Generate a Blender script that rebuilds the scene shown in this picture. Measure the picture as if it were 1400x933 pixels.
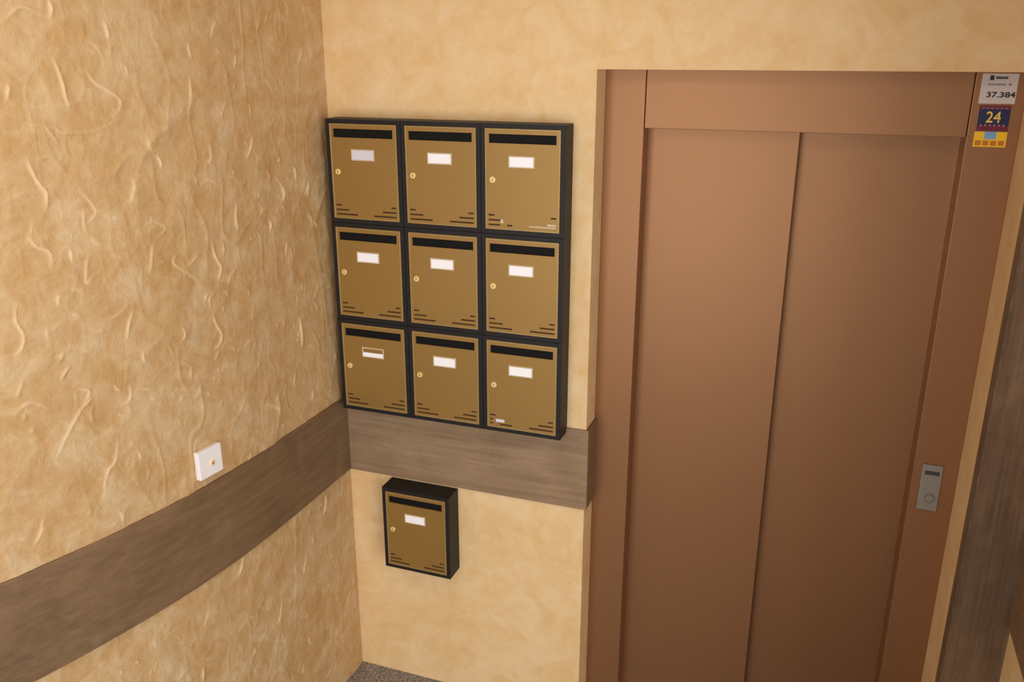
import bpy, bmesh, math, random
import numpy as np
from mathutils import Vector, Matrix

for o in list(bpy.data.objects):
    bpy.data.objects.remove(o)
scene = bpy.context.scene
C = scene.collection

# ------------------------------------------------------------------ camera
F_PX, PITCH, YAW, ROLL = 1191.43, 0.3196, 0.3508, 0.0007
CAM = Vector((1.4853, -2.4059, 2.2023))
fw = Vector((-math.sin(YAW) * math.cos(PITCH), math.cos(YAW) * math.cos(PITCH), -math.sin(PITCH)))
rt = Vector((math.cos(YAW), math.sin(YAW), 0.0))
up = rt.cross(fw)
r2 = rt * math.cos(ROLL) + up * math.sin(ROLL)
u2 = up * math.cos(ROLL) - rt * math.sin(ROLL)
cd = bpy.data.cameras.new('camera')
cam = bpy.data.objects.new('camera', cd)
C.objects.link(cam)
cd.sensor_fit = 'HORIZONTAL'
cd.sensor_width = 36.0
cd.lens = F_PX / 1400.0 * 36.0
cd.clip_start = 0.02
cam.matrix_world = Matrix(((r2.x, u2.x, -fw.x, CAM.x), (r2.y, u2.y, -fw.y, CAM.y), (r2.z, u2.z, -fw.z, CAM.z), (0, 0, 0, 1)))
scene.camera = cam

# ------------------------------------------------------------------ light
w = bpy.data.worlds.new('world')
scene.world = w
w.use_nodes = True
bg = w.node_tree.nodes['Background']
bg.inputs[0].default_value = (0.95, 0.97, 1.0, 1)
bg.inputs[1].default_value = 0.30


def area(name, loc, target, sx, sy, power, col):
    ld = bpy.data.lights.new(name, 'AREA')
    ld.shape = 'RECTANGLE'
    ld.size, ld.size_y = sx, sy
    ld.energy = power
    ld.color = col
    o = bpy.data.objects.new(name, ld)
    C.objects.link(o)
    o.location = loc
    d = Vector(target) - Vector(loc)
    o.rotation_euler = d.to_track_quat('-Z', 'Y').to_euler()
    return o


# daylight from the glazed street entrance, out of view to the right where the hall opens up
area('entrance_daylight', (4.3, -3.9, 1.55), (0.3, -0.2, 1.25), 2.4, 2.3, 128, (0.97, 0.98, 1.0))
# added soft light behind the camera, for the highlight on the lift door
area('door_highlight_light', (0.45, -3.9, 1.35), (0.45, 0.0, 1.35), 1.5, 2.2, 43, (0.97, 0.98, 1.0))
# ceiling lamp of the landing
area('ceiling_lamp', (0.75, -1.5, 2.68), (0.75, -1.45, 0.0), 0.5, 0.5, 9, (1.0, 0.95, 0.9))

scene.view_settings.view_transform = 'Standard'
scene.view_settings.look = 'None'
scene.view_settings.gamma = 1.0
scene.view_settings.use_curve_mapping = False
scene.view_settings.exposure = 0.0


# ------------------------------------------------------------------ materials
def srgb(r, g, b):
    f = lambda c: (c / 255 / 12.92) if c / 255 <= 0.04045 else ((c / 255 + 0.055) / 1.055) ** 2.4
    return (f(r), f(g), f(b), 1.0)


def mat(name):
    m = bpy.data.materials.new(name)
    m.use_nodes = True
    return m, m.node_tree, m.node_tree.nodes['Principled BSDF']


def node(t, typ, **kw):
    n = t.nodes.new(typ)
    for k, v in kw.items():
        if k.startswith('i_'):
            n.inputs[k[2:].replace('_', ' ')].default_value = v
        else:
            setattr(n, k, v)
    return n


def ramp(t, src, stops):
    n = t.nodes.new('ShaderNodeValToRGB')
    e = n.color_ramp.elements
    while len(e) < len(stops):
        e.new(0.5)
    for k, (p, c) in enumerate(stops):
        e[k].position = p
        e[k].color = c
    t.links.new(src, n.inputs[0])
    return n.outputs[0]


def mapped(t, scale, rot=(0, 0, 0)):
    tc = t.nodes.new('ShaderNodeTexCoord')
    mp = t.nodes.new('ShaderNodeMapping')
    mp.inputs['Scale'].default_value = scale
    mp.inputs['Rotation'].default_value = rot
    t.links.new(tc.outputs['Object'], mp.inputs[0])
    return mp.outputs[0]


def noise(t, vec, scale, detail=5, rough=0.55, dist=0.0):
    n = t.nodes.new('ShaderNodeTexNoise')
    n.inputs['Scale'].default_value = scale
    n.inputs['Detail'].default_value = detail
    n.inputs['Roughness'].default_value = rough
    n.inputs['Distortion'].default_value = dist
    t.links.new(vec, n.inputs['Vector'])
    return n.outputs[0]


def mix(t, fac, a, b, blend='MIX'):
    n = t.nodes.new('ShaderNodeMix')
    n.data_type = 'RGBA'
    n.blend_type = blend
    for sock, v in ((n.inputs[0], fac), (n.inputs[6], a), (n.inputs[7], b)):
        if isinstance(v, (int, float)):
            sock.default_value = v
        elif isinstance(v, tuple):
            sock.default_value = v
        else:
            t.links.new(v, sock)
    return n.outputs[2]


def bump(t, bsdf, h, strength, dist, prev=None):
    n = t.nodes.new('ShaderNodeBump')
    n.inputs['Strength'].default_value = strength
    n.inputs['Distance'].default_value = dist
    t.links.new(h, n.inputs['Height'])
    if prev is not None:
        t.links.new(prev, n.inputs['Normal'])
    t.links.new(n.outputs[0], bsdf.inputs['Normal'])
    return n.outputs[0]


def plaster(name, base, warm, pale, rough, relief):
    m, t, b = mat(name)
    v = mapped(t, (1, 1, 1))
    n1 = noise(t, v, 7.0, 7, 0.66, 1.2)
    n2 = noise(t, v, 17.0, 5, 0.6, 0.5)
    c = ramp(t, n1, [(0.38, warm), (0.50, base), (0.64, pale)])
    c2 = ramp(t, n2, [(0.36, warm), (0.5, base), (0.66, pale)])
    c = mix(t, 0.42, c, c2)
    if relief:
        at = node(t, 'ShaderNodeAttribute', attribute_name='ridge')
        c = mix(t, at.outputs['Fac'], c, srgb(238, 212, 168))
    t.links.new(c, b.inputs['Base Color'])
    b.inputs['Roughness'].default_value = rough
    b.inputs['Specular IOR Level'].default_value = 0.35
    n3 = noise(t, v, 60.0, 6, 0.6, 0.6)
    p = bump(t, b, n3, 0.42 if relief else 0.14, 0.004)
    bump(t, b, n2, 0.35 if relief else 0.12, 0.012, p)
    return m


M = {}
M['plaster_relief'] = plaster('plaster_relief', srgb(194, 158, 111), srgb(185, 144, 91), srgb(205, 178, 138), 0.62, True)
M['plaster_smooth'] = plaster('plaster_smooth', srgb(221, 186, 135), srgb(216, 176, 120), srgb(226, 196, 152), 0.62, False)


def wood(name, axis, light, midc, dark, rough=0.5):
    m, t, b = mat(name)
    s = [26.0, 26.0, 26.0]
    s[axis] = 1.6
    v = mapped(t, tuple(s))
    g = noise(t, v, 1.0, 8, 0.62, 0.55)
    s2 = [90.0, 90.0, 90.0]
    s2[axis] = 5.0
    g2 = noise(t, mapped(t, tuple(s2)), 1.0, 4, 0.6, 0.2)
    p = noise(t, mapped(t, (1, 1, 1)), 6.0, 4, 0.6, 0.6)
    c = ramp(t, g, [(0.30, dark), (0.5, midc), (0.70, light)])
    c2 = ramp(t, g2, [(0.30, dark), (0.5, midc), (0.72, light)])
    c = mix(t, 0.45, c, c2)
    c3 = ramp(t, p, [(0.30, dark), (0.5, midc), (0.72, light)])
    c = mix(t, 0.35, c, c3)
    t.links.new(c, b.inputs['Base Color'])
    b.inputs['Roughness'].default_value = rough
    b.inputs['Specular IOR Level'].default_value = 0.4
    bump(t, b, g2, 0.12, 0.002)
    return m


WL, WM, WD = srgb(164, 136, 106), srgb(139, 112, 84), srgb(110, 86, 62)
M['wood_along_x'] = wood('wood_along_x', 0, WL, WM, WD)
M['wood_along_y'] = wood('wood_along_y', 1, srgb(142, 113, 83), srgb(117, 90, 63), srgb(92, 68, 46))
M['wood_along_z'] = wood('wood_along_z', 2, srgb(140, 113, 85), srgb(106, 82, 60), srgb(68, 49, 34))


def simple(name, col, rough=0.5, metal=0.0, spec=0.5, var=0.05, scale=40.0, bmp=0.0):
    m, t, b = mat(name)
    n = noise(t, mapped(t, (1, 1, 1)), scale, 4, 0.6)
    lo = tuple(max(0, c * (1 - var)) for c in col[:3]) + (1,)
    hi = tuple(min(1, c * (1 + var)) for c in col[:3]) + (1,)
    c = ramp(t, n, [(0.3, lo), (0.7, hi)])
    t.links.new(c, b.inputs['Base Color'])
    b.inputs['Roughness'].default_value = rough
    b.inputs['Metallic'].default_value = metal
    b.inputs['Specular IOR Level'].default_value = spec
    if bmp:
        bump(t, b, n, bmp, 0.001)
    return m


M['lift_paint'] = simple('lift_paint', srgb(149, 105, 69), 0.42, 0.6, 0.5, 0.03, 300, 0.03)
M['gap_dark'] = simple('gap_dark', srgb(40, 26, 18), 0.8, 0.0, 0.2)
M['box_black'] = simple('box_black', srgb(26, 23, 22), 0.5, 0.0, 0.3, 0.15, 120, 0.1)
M['box_inside'] = simple('box_inside', srgb(10, 9, 8), 0.7, 0.0, 0.2)
M['gold'] = simple('gold', srgb(152, 117, 60), 0.42, 0.45, 0.5, 0.04, 220, 0.03)
M['gold_edge_highlight'] = simple('gold_edge_highlight', srgb(168, 140, 92), 0.36, 0.45, 0.5, 0.04)  # paler than the door sheet: its edge highlight is put into the colour
M['brass'] = simple('brass', srgb(240, 212, 140), 0.3, 0.3, 0.5, 0.04)
M['slit'] = simple('slit', srgb(66, 42, 18), 0.7, 0.0, 0.2, 0.2)
M['card'] = simple('card', srgb(240, 236, 238), 0.6, 0.0, 0.3, 0.01)
M['card_grey'] = simple('card_grey', srgb(206, 202, 208), 0.5, 0.0, 0.4, 0.02)
M['ink'] = simple('ink', srgb(44, 42, 46), 0.7)
M['ink_grey'] = simple('ink_grey', srgb(120, 116, 122), 0.7)
M['plastic_white'] = simple('plastic_white', srgb(238, 232, 230), 0.35, 0.0, 0.5, 0.01)
M['steel'] = simple('steel', srgb(154, 146, 138), 0.38, 0.55, 0.5, 0.03)
M['steel_dark'] = simple('steel_dark', srgb(70, 64, 60), 0.4, 0.3)
M['steel_ring'] = simple('steel_ring', srgb(138, 130, 122), 0.35, 0.6)
M['sticker_white_shaded'] = simple('sticker_white_shaded', srgb(206, 196, 190), 0.5, 0.0, 0.4, 0.02)  # white dimmed, the shade on the right post is in the colour
M['sticker_navy'] = simple('sticker_navy', srgb(32, 32, 74), 0.45, 0.0, 0.4, 0.05)
M['sticker_maroon'] = simple('sticker_maroon', srgb(112, 28, 48), 0.45, 0.0, 0.4, 0.05)
M['sticker_yellow'] = simple('sticker_yellow', srgb(246, 196, 26), 0.45, 0.0, 0.4, 0.03)
M['sticker_orange'] = simple('sticker_orange', srgb(196, 118, 20), 0.45, 0.0, 0.4, 0.08)
M['sticker_blue'] = simple('sticker_blue', srgb(120, 168, 216), 0.45, 0.0, 0.4, 0.03)
M['digit_yellow'] = simple('digit_yellow', srgb(236, 200, 92), 0.45, 0.0, 0.4, 0.03)
M['pink_ink'] = simple('pink_ink', srgb(176, 100, 124), 0.5)
M['residue'] = simple('residue', srgb(196, 178, 150), 0.75, 0.0, 0.2, 0.08)
M['ceiling_paint'] = simple('ceiling_paint', srgb(232, 224, 210), 0.8, 0.0, 0.2, 0.02)

m, t, b = mat('granite')
v = mapped(t, (1, 1, 1))
vo = t.nodes.new('ShaderNodeTexVoronoi')
vo.inputs['Scale'].default_value = 190
t.links.new(v, vo.inputs['Vector'])
sep = t.nodes.new('ShaderNodeSeparateColor')
t.links.new(vo.outputs['Color'], sep.inputs[0])
c = ramp(t, sep.outputs[0], [(0.0, srgb(70, 66, 64)), (0.35, srgb(112, 106, 102)), (0.7, srgb(142, 136, 130)), (1.0, srgb(176, 170, 162))])
c = mix(t, 0.35, c, ramp(t, noise(t, v, 90, 5), [(0.35, srgb(60, 56, 54)), (0.65, srgb(160, 152, 146))]))
t.links.new(c, b.inputs['Base Color'])
b.inputs['Roughness'].default_value = 0.35
M['granite'] = m

m, t, b = mat('worn_edge')
n = noise(t, mapped(t, (3, 3, 22)), 1.0, 6, 0.7)
c = ramp(t, n, [(0.48, srgb(92, 72, 54)), (0.68, srgb(136, 116, 96))])
t.links.new(c, b.inputs['Base Color'])
b.inputs['Roughness'].default_value = 0.5
M['worn_edge'] = m

M['holder'] = simple('holder', srgb(196, 176, 142), 0.35, 0.0, 0.5, 0.03)


# ------------------------------------------------------------------ mesh helpers
def bx(bm, x0, x1, y0, y1, z0, z1):
    v = [bm.verts.new(p) for p in ((x0, y0, z0), (x1, y0, z0), (x1, y1, z0), (x0, y1, z0), (x0, y0, z1), (x1, y0, z1), (x1, y1, z1), (x0, y1, z1))]
    for f in ((0, 3, 2, 1), (4, 5, 6, 7), (0, 1, 5, 4), (1, 2, 6, 5), (2, 3, 7, 6), (3, 0, 4, 7)):
        bm.faces.new([v[i] for i in f])
    return bm


def box(x0, x1, y0, y1, z0, z1, bev=0.0, seg=2):
    bm = bx(bmesh.new(), x0, x1, y0, y1, z0, z1)
    if bev:
        bmesh.ops.bevel(bm, geom=list(bm.edges), offset=bev, segments=seg, profile=0.6, affect='EDGES')
    return bm


def disc(bm, cx, cz, r, y0, y1, n=24):
    """short cylinder whose axis is y, front face at y0"""
    a = [bm.verts.new((cx + r * math.cos(2 * math.pi * k / n), y0, cz + r * math.sin(2 * math.pi * k / n))) for k in range(n)]
    c = [bm.verts.new((cx + r * math.cos(2 * math.pi * k / n), y1, cz + r * math.sin(2 * math.pi * k / n))) for k in range(n)]
    bm.faces.new(a)
    bm.faces.new(c[::-1])
    for k in range(n):
        bm.faces.new((a[k], c[k], c[(k + 1) % n], a[(k + 1) % n]))
    return bm


def ring(bm, cx, cz, r0, r1, y0, y1, n=28):
    P = []
    for r, y in ((r1, y1), (r1, y0), (r0, y0), (r0, y1)):
        P.append([bm.verts.new((cx + r * math.cos(2 * math.pi * k / n), y, cz + r * math.sin(2 * math.pi * k / n))) for k in range(n)])
    for q in range(4):
        A, B = P[q], P[(q + 1) % 4]
        for k in range(n):
            bm.faces.new((A[k], A[(k + 1) % n], B[(k + 1) % n], B[k]))
    return bm


def frame(bm, x0, x1, z0, z1, wd, y0, y1, k=0.25):
    """rectangular ring in the xz plane with mitred corners, front at y0"""
    def loop(i, y):
        return [bm.verts.new(p) for p in ((x0 + i, y, z0 + i), (x1 - i, y, z0 + i), (x1 - i, y, z1 - i), (x0 + i, y, z1 - i))]
    L = [loop(0, y1), loop(wd * k, y0), loop(wd * (1 - k), y0), loop(wd, y1)]
    for q in range(4):
        A, B = L[q], L[(q + 1) % 4]
        for k in range(4):
            bm.faces.new((A[k], A[(k + 1) % 4], B[(k + 1) % 4], B[k]))
    return bm


def obj(name, bm, m, parent=None, loc=None):
    if isinstance(bm, bmesh.types.BMesh):
        bmesh.ops.recalc_face_normals(bm, faces=bm.faces)
        me = bpy.data.meshes.new(name)
        bm.to_mesh(me)
        bm.free()
    else:
        me = bm
    me.materials.clear()
    me.materials.append(M[m])
    o = bpy.data.objects.new(name, me)
    C.objects.link(o)
    if parent is not None:
        o.parent = parent
    if loc is not None:
        o.location = loc
    return o


def tag(o, label=None, cat=None, group=None, kind=None):
    for k, vv in (('label', label), ('category', cat), ('group', group), ('kind', kind)):
        if vv:
            o[k] = vv
    return o


def empty(name, loc):
    o = bpy.data.objects.new(name, None)
    o.empty_display_size = 0.05
    o.location = loc
    C.objects.link(o)
    return o


def struct(name, bm, m, label, cat):
    return tag(obj(name, bm, m), label, cat, None, 'structure')


def text_mesh(s, height, width=None, bold=0.0):
    """glyphs as a flat mesh lying in the xz plane, centred on the origin"""
    cu = bpy.data.curves.new('text', 'FONT')
    cu.body = s
    cu.size = 1.0
    cu.offset = bold
    cu.align_x = 'CENTER'
    cu.resolution_u = 3
    o = bpy.data.objects.new('text', cu)
    C.objects.link(o)
    dg = bpy.context.evaluated_depsgraph_get()
    me = bpy.data.meshes.new_from_object(o.evaluated_get(dg))
    bpy.data.objects.remove(o)
    co = np.empty(len(me.vertices) * 3)
    me.vertices.foreach_get('co', co)
    co = co.reshape(-1, 3)
    lo, hi = co.min(0), co.max(0)
    k = height / (hi[1] - lo[1])
    kx = k if width is None else width / (hi[0] - lo[0])
    out = np.zeros_like(co)
    out[:, 0] = (co[:, 0] - (lo[0] + hi[0]) / 2) * kx
    out[:, 2] = (co[:, 1] - (lo[1] + hi[1]) / 2) * k
    me.vertices.foreach_set('co', out.ravel())
    me.update()
    return me


# ------------------------------------------------------------------ measures
XO, ZO = 0.8502, 2.160          # left edge and top of the lift opening
YR = 0.0984                     # plane of the lift frame
XP1, XP2, XP3 = 0.9653, 1.7888, 1.9048
ZL = 2.000                      # underside of header panel
ZT, ZB = 1.092, 0.817           # wooden band, top and bottom
YP, XW = -0.200, 2.035          # clad pier front, right wall plane
H, YE = 2.70, -4.2              # ceiling, far end of the hall
YW = -0.95                      # where the right wall ends and the hall opens


def wall_x(Y):
    """plan of the left wall: straight out of the corner, then swinging away to the left"""
    if Y > -0.42:
        return 0.0
    if Y > -1.6:
        return -0.21 * (Y + 0.42) ** 2
    return -0.21 * 1.18 ** 2 - 2 * 0.21 * 1.18 * (-1.6 - Y)


def wall_n(Y):
    e = 1e-3
    dx = (wall_x(Y + e) - wall_x(Y - e)) / (2 * e)
    v = Vector((1, -dx, 0))
    return v.normalized()


# ------------------------------------------------------------------ structure
struct('floor', box(-2.2, 5.4, YE, 0.35, -0.10, 0.0), 'granite', 'grey speckled granite floor in the corner of the landing', 'floor')
struct('ceiling', box(-2.2, 5.4, YE, 0.35, H, H + 0.1), 'ceiling_paint', 'pale painted ceiling above the landing', 'ceiling')

bm = bmesh.new()
bx(bm, -0.30, XO, 0.0, 0.30, 0.0, H)
bx(bm, XO, 2.30, 0.0, 0.30, ZO, H)
bmesh.ops.remove_doubles(bm, verts=bm.verts, dist=1e-5)
struct('wall_back', bm, 'plaster_smooth', 'smooth ochre plastered wall carrying the mailboxes and the lift opening', 'wall')

# left wall: trowelled relief built as geometry
STROKES = [[(-0.941,2.304),(-0.943,2.269)],[(-0.95,2.192),(-0.941,2.149),(-0.938,2.116),(-0.931,2.09)],[(-0.882,2.166),(-0.865,2.139),(-0.821,2.111),(-0.81,2.091),(-0.833,2.065)],[(-0.604,2.145),(-0.606,2.107),(-0.62,2.061)],[(-1.047,2.141),(-1.056,2.11)],[(-1.026,2.062),(-0.972,2.052),(-0.951,2.04),(-0.877,2.04),(-0.81,2.068)],[(-0.755,2.016),(-0.747,1.982)],[(-0.731,1.972),(-0.72,1.942)],[(-0.597,2.223),(-0.591,2.19)],[(-0.314,2.308),(-0.326,2.262)],[(-0.121,2.218),(-0.146,2.169)],[(-0.561,1.983),(-0.56,1.947),(-0.575,1.935)],[(-0.296,1.868),(-0.261,1.823),(-0.271,1.793)],[(-0.159,1.792),(-0.127,1.836)],[(-0.203,1.888),(-0.199,1.846)],[(-0.808,1.931),(-0.805,1.906),(-0.82,1.883)],[(-1.037,1.994),(-1.029,1.957),(-1.01,1.917)],[(-1.037,2.26),(-0.998,2.288),(-0.958,2.272)],[(-0.823,2.266),(-0.82,2.229)],[(-0.387,1.986),(-0.419,1.932)],[(-0.489,2.275),(-0.515,2.233)],[(-1.024,1.943),(-1.011,1.919),(-1.017,1.881)],[(-0.93,1.908),(-0.912,1.876),(-0.912,1.86),(-0.929,1.841)],[(-0.805,1.917),(-0.812,1.89),(-0.825,1.869)],[(-0.478,1.823),(-0.49,1.78),(-0.485,1.746)],[(-0.586,1.736),(-0.582,1.7),(-0.565,1.663),(-0.579,1.631)],[(-1.062,1.839),(-1.049,1.811),(-1.024,1.793),(-1.028,1.756)],[(-0.777,1.769),(-0.788,1.724),(-0.797,1.696)],[(-0.979,1.793),(-0.981,1.763)],[(-0.943,1.772),(-0.958,1.714),(-0.936,1.726)],[(-1.109,1.7),(-1.115,1.664),(-1.106,1.629),(-1.113,1.604),(-1.127,1.591)],[(-1.018,1.7),(-1.025,1.674)],[(-0.87,1.662),(-0.87,1.641),(-0.896,1.621),(-0.921,1.619)],[(-0.854,1.62),(-0.868,1.593),(-0.878,1.553)],[(-0.722,1.547),(-0.714,1.522),(-0.724,1.509)],[(-0.61,1.549),(-0.605,1.521),(-0.59,1.486),(-0.597,1.464),(-0.62,1.45)],[(-0.231,1.436),(-0.232,1.382),(-0.231,1.334)],[(-0.683,1.376),(-0.688,1.357),(-0.709,1.344)],[(-0.271,1.834),(-0.266,1.798)],[(-0.132,1.829),(-0.144,1.787)],[(-0.706,1.731),(-0.721,1.71),(-0.69,1.681),(-0.639,1.641)],[(-0.3,1.538),(-0.361,1.542)],[(-0.341,1.754),(-0.341,1.72)],[(-0.127,1.718),(-0.097,1.682)],[(-0.885,1.445),(-0.893,1.41),(-0.917,1.403)],[(-0.927,1.459),(-0.912,1.435)],[(-1.008,1.474),(-0.987,1.461),(-0.999,1.441)],[(-0.983,1.448),(-1.01,1.427)],[(-0.84,1.518),(-0.838,1.486)],[(-0.28,1.271),(-0.292,1.228)],[(-0.196,1.184),(-0.194,1.142)],[(-0.442,1.229),(-0.386,1.2)],[(-0.815,1.805),(-0.772,1.821),(-0.733,1.797),(-0.765,1.778)],[(-0.419,1.218),(-0.381,1.187),(-0.384,1.166)],[(-0.989,1.451),(-1.037,1.397),(-1.065,1.361),(-1.082,1.33)],[(-0.942,1.312),(-0.953,1.272),(-0.978,1.247),(-0.997,1.183)],[(-1.134,1.212),(-1.144,1.173),(-1.162,1.148)],[(-0.893,1.274),(-0.888,1.244)],[(-0.684,1.372),(-0.699,1.353)],[(-0.964,1.14),(-0.961,1.101)],[(-0.449,0.579),(-0.467,0.516),(-0.487,0.498)],[(-0.595,0.811),(-0.624,0.759)],[(-0.747,0.728),(-0.772,0.683)],[(-0.79,0.559),(-0.795,0.517)],[(-0.588,0.487),(-0.605,0.469)],[(-0.299,0.625),(-0.325,0.576)],[(-0.326,0.34),(-0.32,0.308)],[(-0.163,0.793),(-0.182,0.726)],[(-1.153,1.46),(-1.116,1.478),(-1.078,1.449)]]
rng = np.random.default_rng(7)
STEP = 0.003
YN = 1.80
ny, nz = int(YN / STEP) + 1, int(H / STEP) + 1
ys = -np.arange(ny) * STEP
zs = np.linspace(0, H, nz)
hgt = np.zeros((ny, nz))
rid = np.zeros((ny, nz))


def vnoise(fy, fz, seed):
    r = np.random.default_rng(seed)
    gy, gz = int(YN * fy) + 3, int(H * fz) + 3
    g = r.random((gy, gz)) - 0.5
    a, b_ = -ys * fy, zs * fz
    ia, ib = a.astype(int), b_.astype(int)
    fa, fb = a - ia, b_ - ib
    fa, fb = fa * fa * (3 - 2 * fa), fb * fb * (3 - 2 * fb)
    fa, fb = fa[:, None], fb[None, :]
    g00, g10 = g[np.ix_(ia, ib)], g[np.ix_(ia + 1, ib)]
    g01, g11 = g[np.ix_(ia, ib + 1)], g[np.ix_(ia + 1, ib + 1)]
    return (g00 * (1 - fa) + g10 * fa) * (1 - fb) + (g01 * (1 - fa) + g11 * fa) * fb


for k, (f1, amp) in enumerate(((5, 0.0050), (11, 0.0026), (23, 0.0017), (47, 0.0012), (90, 0.0006))):
    hgt += amp * vnoise(f1, f1 * 0.8, 40 + k)
for k, (f1, amp) in enumerate(((7, 0.0032), (14, 0.0022), (29, 0.0013))):       # creases
    wob = vnoise(f1 * 0.7, f1 * 0.7, 80 + k)
    crease = 1 - np.minimum(1, np.abs(vnoise(f1, f1 * 0.6, 60 + k) + 0.3 * wob) * 7)
    hgt += amp * crease ** 2 * np.clip(0.5 + 1.6 * vnoise(4, 4, 90 + k), 0, 1)


def smooth_path(pts, n=14):
    P = [np.array(q, float) for q in pts]
    if len(P) == 2:
        mid = (P[0] + P[1]) / 2 + (rng.random(2) - 0.5) * 0.25 * np.linalg.norm(P[1] - P[0])
        P = [P[0], mid, P[1]]
    Q = [2 * P[0] - P[1]] + P + [2 * P[-1] - P[-2]]
    out = []
    for i in range(1, len(Q) - 2):
        for s in np.linspace(0, 1, n, endpoint=False):
            p0, p1, p2, p3 = Q[i - 1], Q[i], Q[i + 1], Q[i + 2]
            out.append(0.5 * (2 * p1 + (p2 - p0) * s + (2 * p0 - 5 * p1 + 4 * p2 - p3) * s * s + (3 * p1 - p0 - 3 * p2 + p3) * s ** 3))
    out.append(P[-1])
    return np.array(out)


def ridge(pts, amp, wid, pale, soft=1.0):
    path = smooth_path(pts)
    pad = wid * 7
    y0, y1 = path[:, 0].min() - pad, path[:, 0].max() + pad
    z0, z1 = path[:, 1].min() - pad, path[:, 1].max() + pad
    i0, i1 = max(0, int(-y1 / STEP)), min(ny, int(-y0 / STEP) + 2)
    j0, j1 = max(0, int(z0 / H * (nz - 1))), min(nz, int(z1 / H * (nz - 1)) + 2)
    if i1 <= i0 or j1 <= j0:
        return
    Y, Z = np.meshgrid(ys[i0:i1], zs[j0:j1], indexing='ij')
    best = np.full(Y.shape, 1e9)
    side = np.zeros(Y.shape)
    tt = np.zeros(Y.shape)
    n = len(path) - 1
    for k in range(n):
        a, b_ = path[k], path[k + 1]
        d = b_ - a
        L = max(d @ d, 1e-12)
        u = np.clip(((Y - a[0]) * d[0] + (Z - a[1]) * d[1]) / L, 0, 1)
        dy, dz = Y - (a[0] + u * d[0]), Z - (a[1] + u * d[1])
        dd = dy * dy + dz * dz
        mk = dd < best
        best[mk] = dd[mk]
        side[mk] = np.sign((d[0] * dz - d[1] * dy))[mk]
        tt[mk] = ((k + u) / n)[mk]
    dist = np.sqrt(best)
    tap = np.clip(np.sin(np.clip(tt, 0.02, 0.98) * math.pi), 0, 1) ** 0.6
    wv = wid * (0.75 + 0.55 * np.sin(tt * (5 + 6 * rng.random()) + 6.28 * rng.random()) ** 2)
    core = np.exp(-(dist / wv) ** 2)
    # plaster pushed up to one side of the trowel edge: a long slope on that side
    skirt = np.where(side > 0, np.exp(-dist / (wid * 3.0)), 0) * 0.35 * soft
    h = amp * tap * np.maximum(core, skirt)
    hgt[i0:i1, j0:j1] = np.maximum(hgt[i0:i1, j0:j1], hgt[i0:i1, j0:j1] * (1 - core * tap) + h)
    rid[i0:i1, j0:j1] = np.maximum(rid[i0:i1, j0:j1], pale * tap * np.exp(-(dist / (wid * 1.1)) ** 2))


for st in STROKES:
    P_ = np.array(st)
    seg = np.diff(P_, axis=0)
    vert = np.abs(seg[:, 1]).sum() / np.hypot(seg[:, 0], seg[:, 1]).sum()
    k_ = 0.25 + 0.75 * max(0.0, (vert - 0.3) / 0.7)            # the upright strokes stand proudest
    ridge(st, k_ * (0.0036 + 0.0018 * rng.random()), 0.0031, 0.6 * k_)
for k in range(760):                                  # the finer trowel marks between them
    y, z = -rng.random() * YN, rng.random() * H
    L = 0.012 + 0.045 * rng.random() ** 1.5
    a = rng.normal(math.pi / 2, 0.6)
    pts = [(y, z)]
    for q in range(2):
        a += rng.normal(0, 0.45)
        pts.append((pts[-1][0] + math.cos(a) * L * 0.5, pts[-1][1] + math.sin(a) * L * 0.5))
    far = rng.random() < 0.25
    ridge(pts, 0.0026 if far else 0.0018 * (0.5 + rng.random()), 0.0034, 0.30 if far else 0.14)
hgt -= hgt.mean()
hgt *= np.clip(-ys / 0.03, 0, 1)[:, None]             # dies out in the corner

wx = np.array([wall_x(y) for y in ys])
nn = np.array([wall_n(y) for y in ys])
VX = wx[:, None] + nn[:, 0][:, None] * hgt
VY = ys[:, None] + nn[:, 1][:, None] * hgt
VZ = np.broadcast_to(zs[None, :], hgt.shape)
verts = np.stack([VX, VY, VZ], -1).reshape(-1, 3)
idx = np.arange(ny * nz).reshape(ny, nz)
faces = np.stack([idx[:-1, :-1], idx[1:, :-1], idx[1:, 1:], idx[:-1, 1:]], -1).reshape(-1, 4)
# the rest of the wall towards the hall, coarse, and a closed back
ext = []
for y in np.linspace(-YN, YE, 14)[1:]:
    ext.append((wall_x(y), y))
nv = len(verts)
ev, ef = [], []
for (x, y) in ext:
    ev += [(x, y, 0.0), (x, y, H)]
prev = (idx[-1, 0], idx[-1, -1])
for k in range(len(ext)):
    a, b_ = nv + 2 * k, nv + 2 * k + 1
    ef.append((prev[0], a, b_, prev[1]))
    prev = (a, b_)
nb = nv + len(ev)
ev += [(-2.2, YE, 0), (-2.2, YE, H), (-2.2, 0, 0), (-2.2, 0, H)]
ef += [(prev[0], nb, nb + 1, prev[1]), (nb, nb + 2, nb + 3, nb + 1)]
allv = np.concatenate([verts, np.array(ev)])
me = bpy.data.meshes.new('wall_left')
allf = np.concatenate([faces, np.array(ef)])
me.vertices.add(len(allv))
me.vertices.foreach_set('co', allv.ravel())
me.loops.add(allf.size)
me.loops.foreach_set('vertex_index', allf.ravel().astype(np.int32))
me.polygons.add(len(allf))
me.polygons.foreach_set('loop_start', np.arange(0, allf.size, 4, dtype=np.int32))
me.update(calc_edges=True)
me.polygons.foreach_set('use_smooth', np.ones(len(allf), dtype=bool))
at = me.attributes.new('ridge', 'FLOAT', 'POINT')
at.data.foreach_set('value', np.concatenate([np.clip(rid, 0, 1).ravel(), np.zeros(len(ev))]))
me.validate()
struct('wall_left', me, 'plaster_relief', 'curved ochre wall with rough trowelled plaster relief', 'wall')

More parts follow.
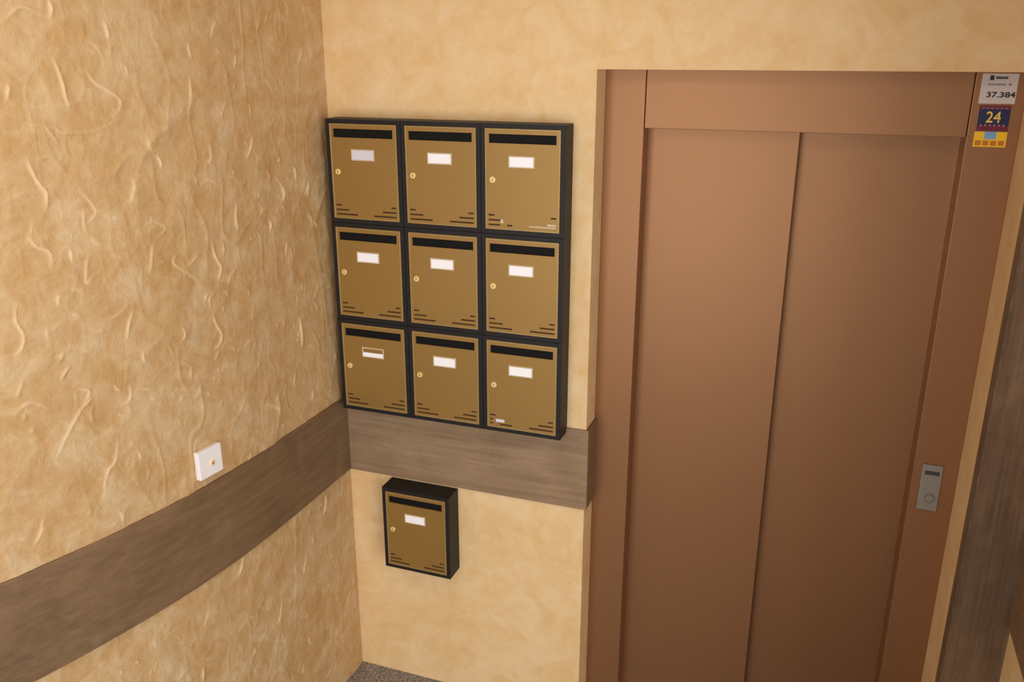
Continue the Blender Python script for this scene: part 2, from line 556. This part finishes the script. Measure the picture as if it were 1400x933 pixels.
bm = bmesh.new()
bx(bm, XP3, 2.30, YP + 0.006, 0.30, 0.0, ZO)
bx(bm, XP3, 2.30, YP + 0.006, -0.0005, ZO, H)
bx(bm, XW, 2.30, YW, YP + 0.006, 0.0, H)
struct('wall_right', bm, 'plaster_smooth', 'ochre plastered return wall to the right of the lift', 'wall')

# wooden band: left wall, back wall, wrapped into the reveal, and on the right wall
BT = 0.009
rows = [(-BT - 0.0005) - (0.02 + 0.0 if k == 0 else 0.02 + k * 0.05) + 0.02 for k in range(0, 68)]
bm = bmesh.new()
prevs = None
for y in rows:
    n = wall_n(y)
    xw = wall_x(y)
    pts = []
    for (t_, z) in ((0.0, ZB), (BT - 0.002, ZB), (BT, ZB + 0.002), (BT, ZT - 0.002), (BT - 0.002, ZT), (0.0, ZT)):
        pts.append(bm.verts.new((xw + n.x * t_, y + n.y * t_, z)))
    if prevs:
        for k in range(6):
            bm.faces.new((prevs[k], pts[k], pts[(k + 1) % 6], prevs[(k + 1) % 6]))
    else:
        bm.faces.new(pts)
    prevs = pts
bm.faces.new(prevs[::-1])
struct('trim_1', bm, 'wood_along_y', 'brown wood-effect band curving along the rough left wall', 'trim')
struct('trim_2', box(0.0, XO + BT, -BT, 0.0, ZB, ZT, 0.0015), 'wood_along_x', 'brown wood-effect band on the wall beneath the nine mailboxes', 'trim')
struct('trim_3', box(XO, XO + BT, 0.0, YR, ZB, ZT, 0.001), 'wood_along_y', 'short end of the wood-effect band turned into the lift opening', 'trim')

# clad pier beside the lift
pier = empty('trim_4', (XP3, YP, 0))
tag(pier, 'tall brown wood-effect cladding on the pier right of the lift', 'trim', None, 'structure')
obj('front_panel', box(0.0, XW - XP3, 0.0, 0.006, 0, H, 0.0008), 'wood_along_z', pier)
obj('side_panel', box(-0.006, 0.0, 0.0, 0.064, 0, H, 0.0008), 'wood_along_z', pier)
bm = bmesh.new()
bx(bm, -0.0064, -0.0042, -0.0008, 0.0008, 0, H)
tag(obj('corner_edge', bm, 'worn_edge', pier), 'pale worn corner edge')
struct('trim_5', box(XW - BT, XW, YW, YP, ZB, ZT, 0.0015), 'wood_along_y', 'brown wood-effect band on the right wall next to the clad pier', 'trim')

# ------------------------------------------------------------------ lift door
lift = empty('door_1', ((XO + XP3) / 2, YR, 0))
tag(lift, 'brown metal lift door with two sliding leaves in a wide frame', 'lift door', None, 'structure')
ox, oy = (XO + XP3) / 2, YR


def lbox(name, x0, x1, y0, y1, z0, z1, m, bev=0.001):
    return obj(name, box(x0 - ox, x1 - ox, y0 - oy, y1 - oy, z0, z1, bev), m, lift)


lbox('frame_post', XO, XP1, YR, 0.29, 0.0, ZO, 'lift_paint', 0.0015)
lbox('frame_post', XP2, XP3, YR, 0.29, 0.0, ZO, 'lift_paint', 0.0015)
lbox('header_panel', XP1 + 0.0022, XP2 - 0.0022, YR, 0.29, ZL, ZO, 'lift_paint', 0.0015)
lbox('header_backing', XP1 - 0.001, XP2 + 0.001, YR + 0.008, 0.285, ZL + 0.002, ZO - 0.001, 'gap_dark', 0)
lbox('door_leaf', XP1 - 0.01, 1.385, 0.168, 0.198, 0.008, ZL + 0.02, 'lift_paint', 0.0015)
lbox('door_leaf', 1.345, XP2 + 0.01, 0.214, 0.244, 0.008, ZL + 0.02, 'lift_paint', 0.0015)
lbox('door_sill', XP1, XP2, 0.10, 0.29, 0.0, 0.006, 'steel', 0.001)
lbox('shaft_lining', XP1 - 0.02, XP2 + 0.02, 0.275, 0.289, 0.0, ZL, 'gap_dark', 0)

# ------------------------------------------------------------------ mailboxes
BW, BH, BD = 0.2514, 0.3127, 0.0746
MG = 0.0138
DW, DH = BW - 2 * MG, BH - 2 * MG


def door_mesh():
    """sheet with a real slot cut through it, local to the mailbox: x centred, z from the base"""
    x0, z0 = -DW / 2, MG
    xs = [x0, x0 + 0.055 * DW, x0 + 0.945 * DW, x0 + DW]
    zz = [z0, z0 + (1 - 0.142) * DH, z0 + (1 - 0.052) * DH, z0 + DH]
    bm = bmesh.new()
    yf, yb = -BD - 0.001, -BD + 0.004
    for i in range(3):
        for j in range(3):
            if i == 1 and j == 1:
                continue
            bx(bm, xs[i], xs[i + 1], yf, yb, zz[j], zz[j + 1])
    bmesh.ops.remove_doubles(bm, verts=bm.verts, dist=1e-6)
    # drop the inner walls between neighbouring cells
    seen = {}
    for f in list(bm.faces):
        seen.setdefault(tuple(sorted(v_.index for v_ in f.verts)), []).append(f)
    bm.verts.index_update()
    seen = {}
    for f in bm.faces:
        seen.setdefault(tuple(sorted(v_.index for v_ in f.verts)), []).append(f)
    dup = [f for fs in seen.values() if len(fs) > 1 for f in fs]
    bmesh.ops.delete(bm, geom=dup, context='FACES_ONLY')
    return bm


def body_mesh():
    bm = bmesh.new()
    tw = 0.0012
    g = 0.0003
    x0, x1, z0, z1 = -BW / 2 + g, BW / 2 - g, g, BH - g
    bx(bm, x0, x1, -0.0015, 0.0, z0, z1)                       # back
    fr = MG - 0.0008
    yf, yb = -BD, -0.0015
    bx(bm, x0, x0 + tw, yf + 0.003, yb, z0, z1)
    bx(bm, x1 - tw, x1, yf + 0.003, yb, z0, z1)
    bx(bm, x0 + tw, x1 - tw, yf + 0.003, yb, z0, z0 + tw)
    bx(bm, x0 + tw, x1 - tw, yf + 0.003, yb, z1 - tw, z1)
    frame(bm, x0, x1, z0, z1, fr, yf, yf + 0.004, 0.04)
    bx(bm, x0 + tw, x1 - tw, yf + 0.010, yf + 0.0115, z0 + tw, z1 - tw)    # inner baffle behind the door gap
    return bm


def meshof(bm, name):
    bmesh.ops.recalc_face_normals(bm, faces=bm.faces)
    me = bpy.data.meshes.new(name)
    bm.to_mesh(me)
    bm.free()
    return me


Y0 = -BD - 0.001
fx = lambda a: -DW / 2 + a * DW
fz = lambda a: MG + (1 - a) * DH
MB = {
    'body': meshof(body_mesh(), 'body'),
    'door': meshof(door_mesh(), 'door'),
    'rim': meshof(frame(bmesh.new(), -DW / 2, DW / 2, MG, MG + DH, 0.0050, Y0 - 0.0010, Y0 + 0.0005), 'rim'),
    'slot_flap': meshof(box(fx(0.05), fx(0.95), Y0 + 0.006, Y0 + 0.0075, fz(0.16), fz(0.03)), 'slot_flap'),
    'name_holder': meshof(frame(bmesh.new(), fx(0.315), fx(0.665), fz(0.378), fz(0.258), 0.0045, Y0 - 0.0016, Y0), 'name_holder'),
    'name_card': meshof(box(fx(0.332), fx(0.648), Y0 - 0.0009, Y0 - 0.0001, fz(0.367), fz(0.269)), 'name_card'),
    'half_card': meshof(box(fx(0.332), fx(0.648), Y0 - 0.0009, Y0 - 0.0001, fz(0.367), fz(0.318)), 'half_card'),
}
bm = bmesh.new()
disc(bm, fx(0.105), fz(0.50), 0.0088, Y0 - 0.0045, Y0, 24)
bmesh.ops.bevel(bm, geom=[e for e in bm.edges if all(abs(v_.co.y - (Y0 - 0.0045)) < 1e-6 for v_ in e.verts)], offset=0.0016, segments=2, affect='EDGES')
MB['lock'] = meshof(bm, 'lock')
MB['keyhole'] = meshof(box(fx(0.105) - 0.0011, fx(0.105) + 0.0011, Y0 - 0.0048, Y0 - 0.0040, fz(0.50) - 0.0042, fz(0.50) + 0.0042), 'keyhole')
SLITS = [(0.045, 0.125, 0.855), (0.045, 0.235, 0.905), (0.045, 0.370, 0.953),
         (0.885, 0.960, 0.855), (0.755, 0.960, 0.905), (0.620, 0.960, 0.953)]
for k, (a, b_, c_) in enumerate(SLITS):
    MB['slit%d' % k] = meshof(box(fx(a), fx(b_), Y0 - 0.0003, Y0 + 0.0005, fz(c_ + 0.0085), fz(c_ - 0.0085)), 'vent_slit')

GROUP = 'gold-fronted mailboxes'


def mailbox(loc, label, card='card', half=False, slits=None, scale=(1, 1, 1)):
    r = empty('mailbox', loc)
    r.scale = scale
    tag(r, label, 'mailbox', GROUP)
    obj('body', MB['body'], 'box_black', r)
    d = obj('door', MB['door'], 'gold', r)
    obj('rim', MB['rim'], 'gold_edge_highlight', d)
    obj('slot_flap', MB['slot_flap'], 'box_inside', d)
    obj('name_holder', MB['name_holder'], 'holder', d)
    if half:
        obj('name_card', MB['half_card'], 'card', d)
    elif card == 'card':
        obj('name_card', MB['name_card'], 'card', d)
    else:
        obj('name_card', MB['name_card'].copy(), card, d)
    obj('lock', MB['lock'], 'brass', d)
    obj('keyhole', MB['keyhole'], 'slit', d)
    for k in (range(6) if slits is None else slits):
        obj('vent_slit', MB['slit%d' % k], 'slit', d)
    return r, d


GX, GZ = 0.034 + BW / 2, 1.0775
LBL = {
    (2, 0): 'gold mailbox with a greyish name card, top left of the nine, against the rough wall',
    (2, 1): 'gold mailbox in the middle of the top row of the nine',
    (2, 2): 'gold mailbox with scraped vent slits, top right of the nine',
    (1, 0): 'gold mailbox at the left end of the middle row of the nine',
    (1, 1): 'gold mailbox in the very centre of the nine-box block',
    (1, 2): 'gold mailbox at the right end of the middle row, nearest the lift',
    (0, 0): 'gold mailbox with a half-height name card, bottom left of the nine',
    (0, 1): 'gold mailbox in the middle of the bottom row of the nine',
    (0, 2): 'gold mailbox with a white scrap near its lower vents, bottom right of the nine',
}
for (r_, c_), lab in LBL.items():
    kw = {}
    if (r_, c_) == (2, 0):
        kw['card'] = 'card_grey'
    if (r_, c_) == (0, 0):
        kw['half'] = True
    if (r_, c_) == (2, 2):
        kw['slits'] = (0, 1, 3)
    if (r_, c_) == (0, 2):
        kw['slits'] = (0, 3, 4, 5)
    yb = -BT if r_ < 0 else 0.0
    box_, d = mailbox((GX + c_ * BW, -0.0005, GZ + r_ * BH), lab, **kw)
    if (r_, c_) == (2, 2):
        for a, b_, cc in ((0.045, 0.20, 0.953), (0.30, 0.37, 0.953)):
            obj('vent_slit', box(fx(a), fx(b_), Y0 - 0.0003, Y0 + 0.0005, fz(cc + 0.0085), fz(cc - 0.0085)), 'slit', d)
        for a, b_, cc, hh in ((0.21, 0.245, 0.915, 0.020), (0.60, 0.955, 0.950, 0.006), (0.84, 0.955, 0.925, 0.010)):
            obj('glue_residue', box(fx(a), fx(b_), Y0 - 0.0004, Y0 + 0.0003, fz(cc + hh), fz(cc - hh)), 'residue', d)
    if (r_, c_) == (0, 2):
        for a, b_, cc in ((0.045, 0.085, 0.905), (0.045, 0.085, 0.953), (0.19, 0.370, 0.957)):
            obj('vent_slit', box(fx(a), fx(b_), Y0 - 0.0003, Y0 + 0.0005, fz(cc + 0.0085), fz(cc - 0.0085)), 'slit', d)
        obj('paper_scrap', box(fx(0.13), fx(0.255), Y0 - 0.0006, Y0 + 0.0002, fz(0.932), fz(0.898)), 'card_grey', d)
mailbox((0.2883, -0.0005, 0.5022), 'single gold mailbox hung on its own below the wood-effect band', scale=(0.2474 / BW, 0.0776 / BD, 0.3074 / BH))

# ------------------------------------------------------------------ wall plate on the left wall
yc, zc = -0.694, 1.160
n = wall_n(yc)
pl = empty('wall_socket', (wall_x(yc) + 0.004 * n.x, yc + 0.004 * n.y, zc))
pl.rotation_euler = (0, 0, math.atan2(n.y, n.x) + math.pi / 2)      # local -y looks into the room
tag(pl, 'white square plastic aerial socket on the rough wall above the band', 'socket')
obj('plate', box(-0.041, 0.041, -0.012, 0.004, -0.040, 0.040, 0.0025), 'plastic_white', pl)
bm = ring(bmesh.new(), 0.004, -0.004, 0.0035, 0.0062, -0.0165, -0.011)
obj('connector', bm, 'brass', pl)
obj('connector_core', disc(bmesh.new(), 0.004, -0.004, 0.0036, -0.0125, -0.011, 18), 'gap_dark', pl)

# ------------------------------------------------------------------ call panel and stickers on the right-hand post
cp = empty('call_panel', (1.8385, YR, 0.954))
tag(cp, 'small grey metal lift call panel on the right door post', 'call panel')
obj('plate', box(-0.0265, 0.0265, -0.006, 0.0, 0.0, 0.142, 0.002), 'steel', cp)
obj('display', box(-0.019, 0.019, -0.0068, -0.005, 0.112, 0.124), 'steel_dark', cp)
obj('button', disc(bmesh.new(), 0.003, 0.040, 0.0105, -0.0085, -0.005), 'steel', cp)
obj('button_ring', ring(bmesh.new(), 0.003, 0.040, 0.0115, 0.0150, -0.0075, -0.005), 'steel_ring', cp)

YS = YR - 0.0006


def sticker(name, x, z, label, cat='sticker'):
    s = empty(name, (x, YR, z))
    return tag(s, label, cat)


def flat(name, x0, x1, z0, z1, m, parent, lift_=0.0):
    return obj(name, box(x0, x1, -0.0006 - lift_, 0.0 - lift_, z0, z1), m, parent)


s1 = sticker('number_sticker', 1.842, 2.0835, 'white sticker with the number 37.384 at the top of the right post')
flat('paper', -0.0395, 0.0405, 0.0, 0.0712, 'sticker_white_shaded', s1)
flat('emblem', -0.022, -0.013, 0.0555, 0.0670, 'ink', s1, 0.0003)
x = -0.009
for wd in (0.0045, 0.004, 0.005, 0.0042, 0.0048, 0.0045):      # name too blurred to read
    flat('print_mark', x, x + wd - 0.0008, 0.0585, 0.0645, 'ink', s1, 0.0003)
    x += wd
x = -0.024
for wd in (0.004, 0.0036, 0.0042, 0.0036, 0.004, 0.0042, 0.0036, 0.0042, 0.004, 0.0042):
    flat('print_mark', x, x + wd - 0.0010, 0.0435, 0.0475, 'ink_grey', s1, 0.0003)
    x += wd
flat('print_mark', 0.021, 0.027, 0.0437, 0.0478, 'ink_grey', s1, 0.0003)
o = obj('number', text_mesh('37.384', 0.0140, 0.0640, 0.030), 'ink', s1)
o.location = (0.0075, -0.0010, 0.0215)

s2 = sticker('service_sticker', 1.8425, 2.0175, 'navy and maroon sticker with a yellow 24 below the white one')
flat('backing', -0.0350, 0.0350, 0.0, 0.0620, 'sticker_navy', s2)
flat('stripe', -0.0350, 0.0350, 0.0525, 0.0620, 'sticker_maroon', s2, 0.0003)
flat('stripe', -0.0350, 0.0350, 0.0, 0.0125, 'sticker_maroon', s2, 0.0003)
x = -0.029
for k in range(6):
    flat('print_mark', x, x + 0.0045, 0.0115, 0.0160, 'pink_ink', s2, 0.0005)
    flat('print_mark', x, x + 0.0050, 0.0535, 0.0565, 'ink_grey', s2, 0.0005)
    x += 0.0102
o = obj('number', text_mesh('24', 0.0270, 0.0330, 0.010), 'digit_yellow', s2)
o.location = (-0.001, -0.0012, 0.0340)

s3 = sticker('warning_sticker', 1.8420, 1.9785, 'yellow sticker with a blue centre and orange blocks, lowest of three')
flat('backing', -0.0370, 0.0365, 0.0, 0.0370, 'sticker_yellow', s3)
flat('blue_mark', -0.0140, 0.0120, 0.0190, 0.0370, 'sticker_blue', s3, 0.0003)
for k in range(4):
    flat('orange_block', -0.0330 + k * 0.0172, -0.0330 + k * 0.0172 + 0.0135, 0.0035, 0.0155, 'sticker_orange', s3, 0.0003)
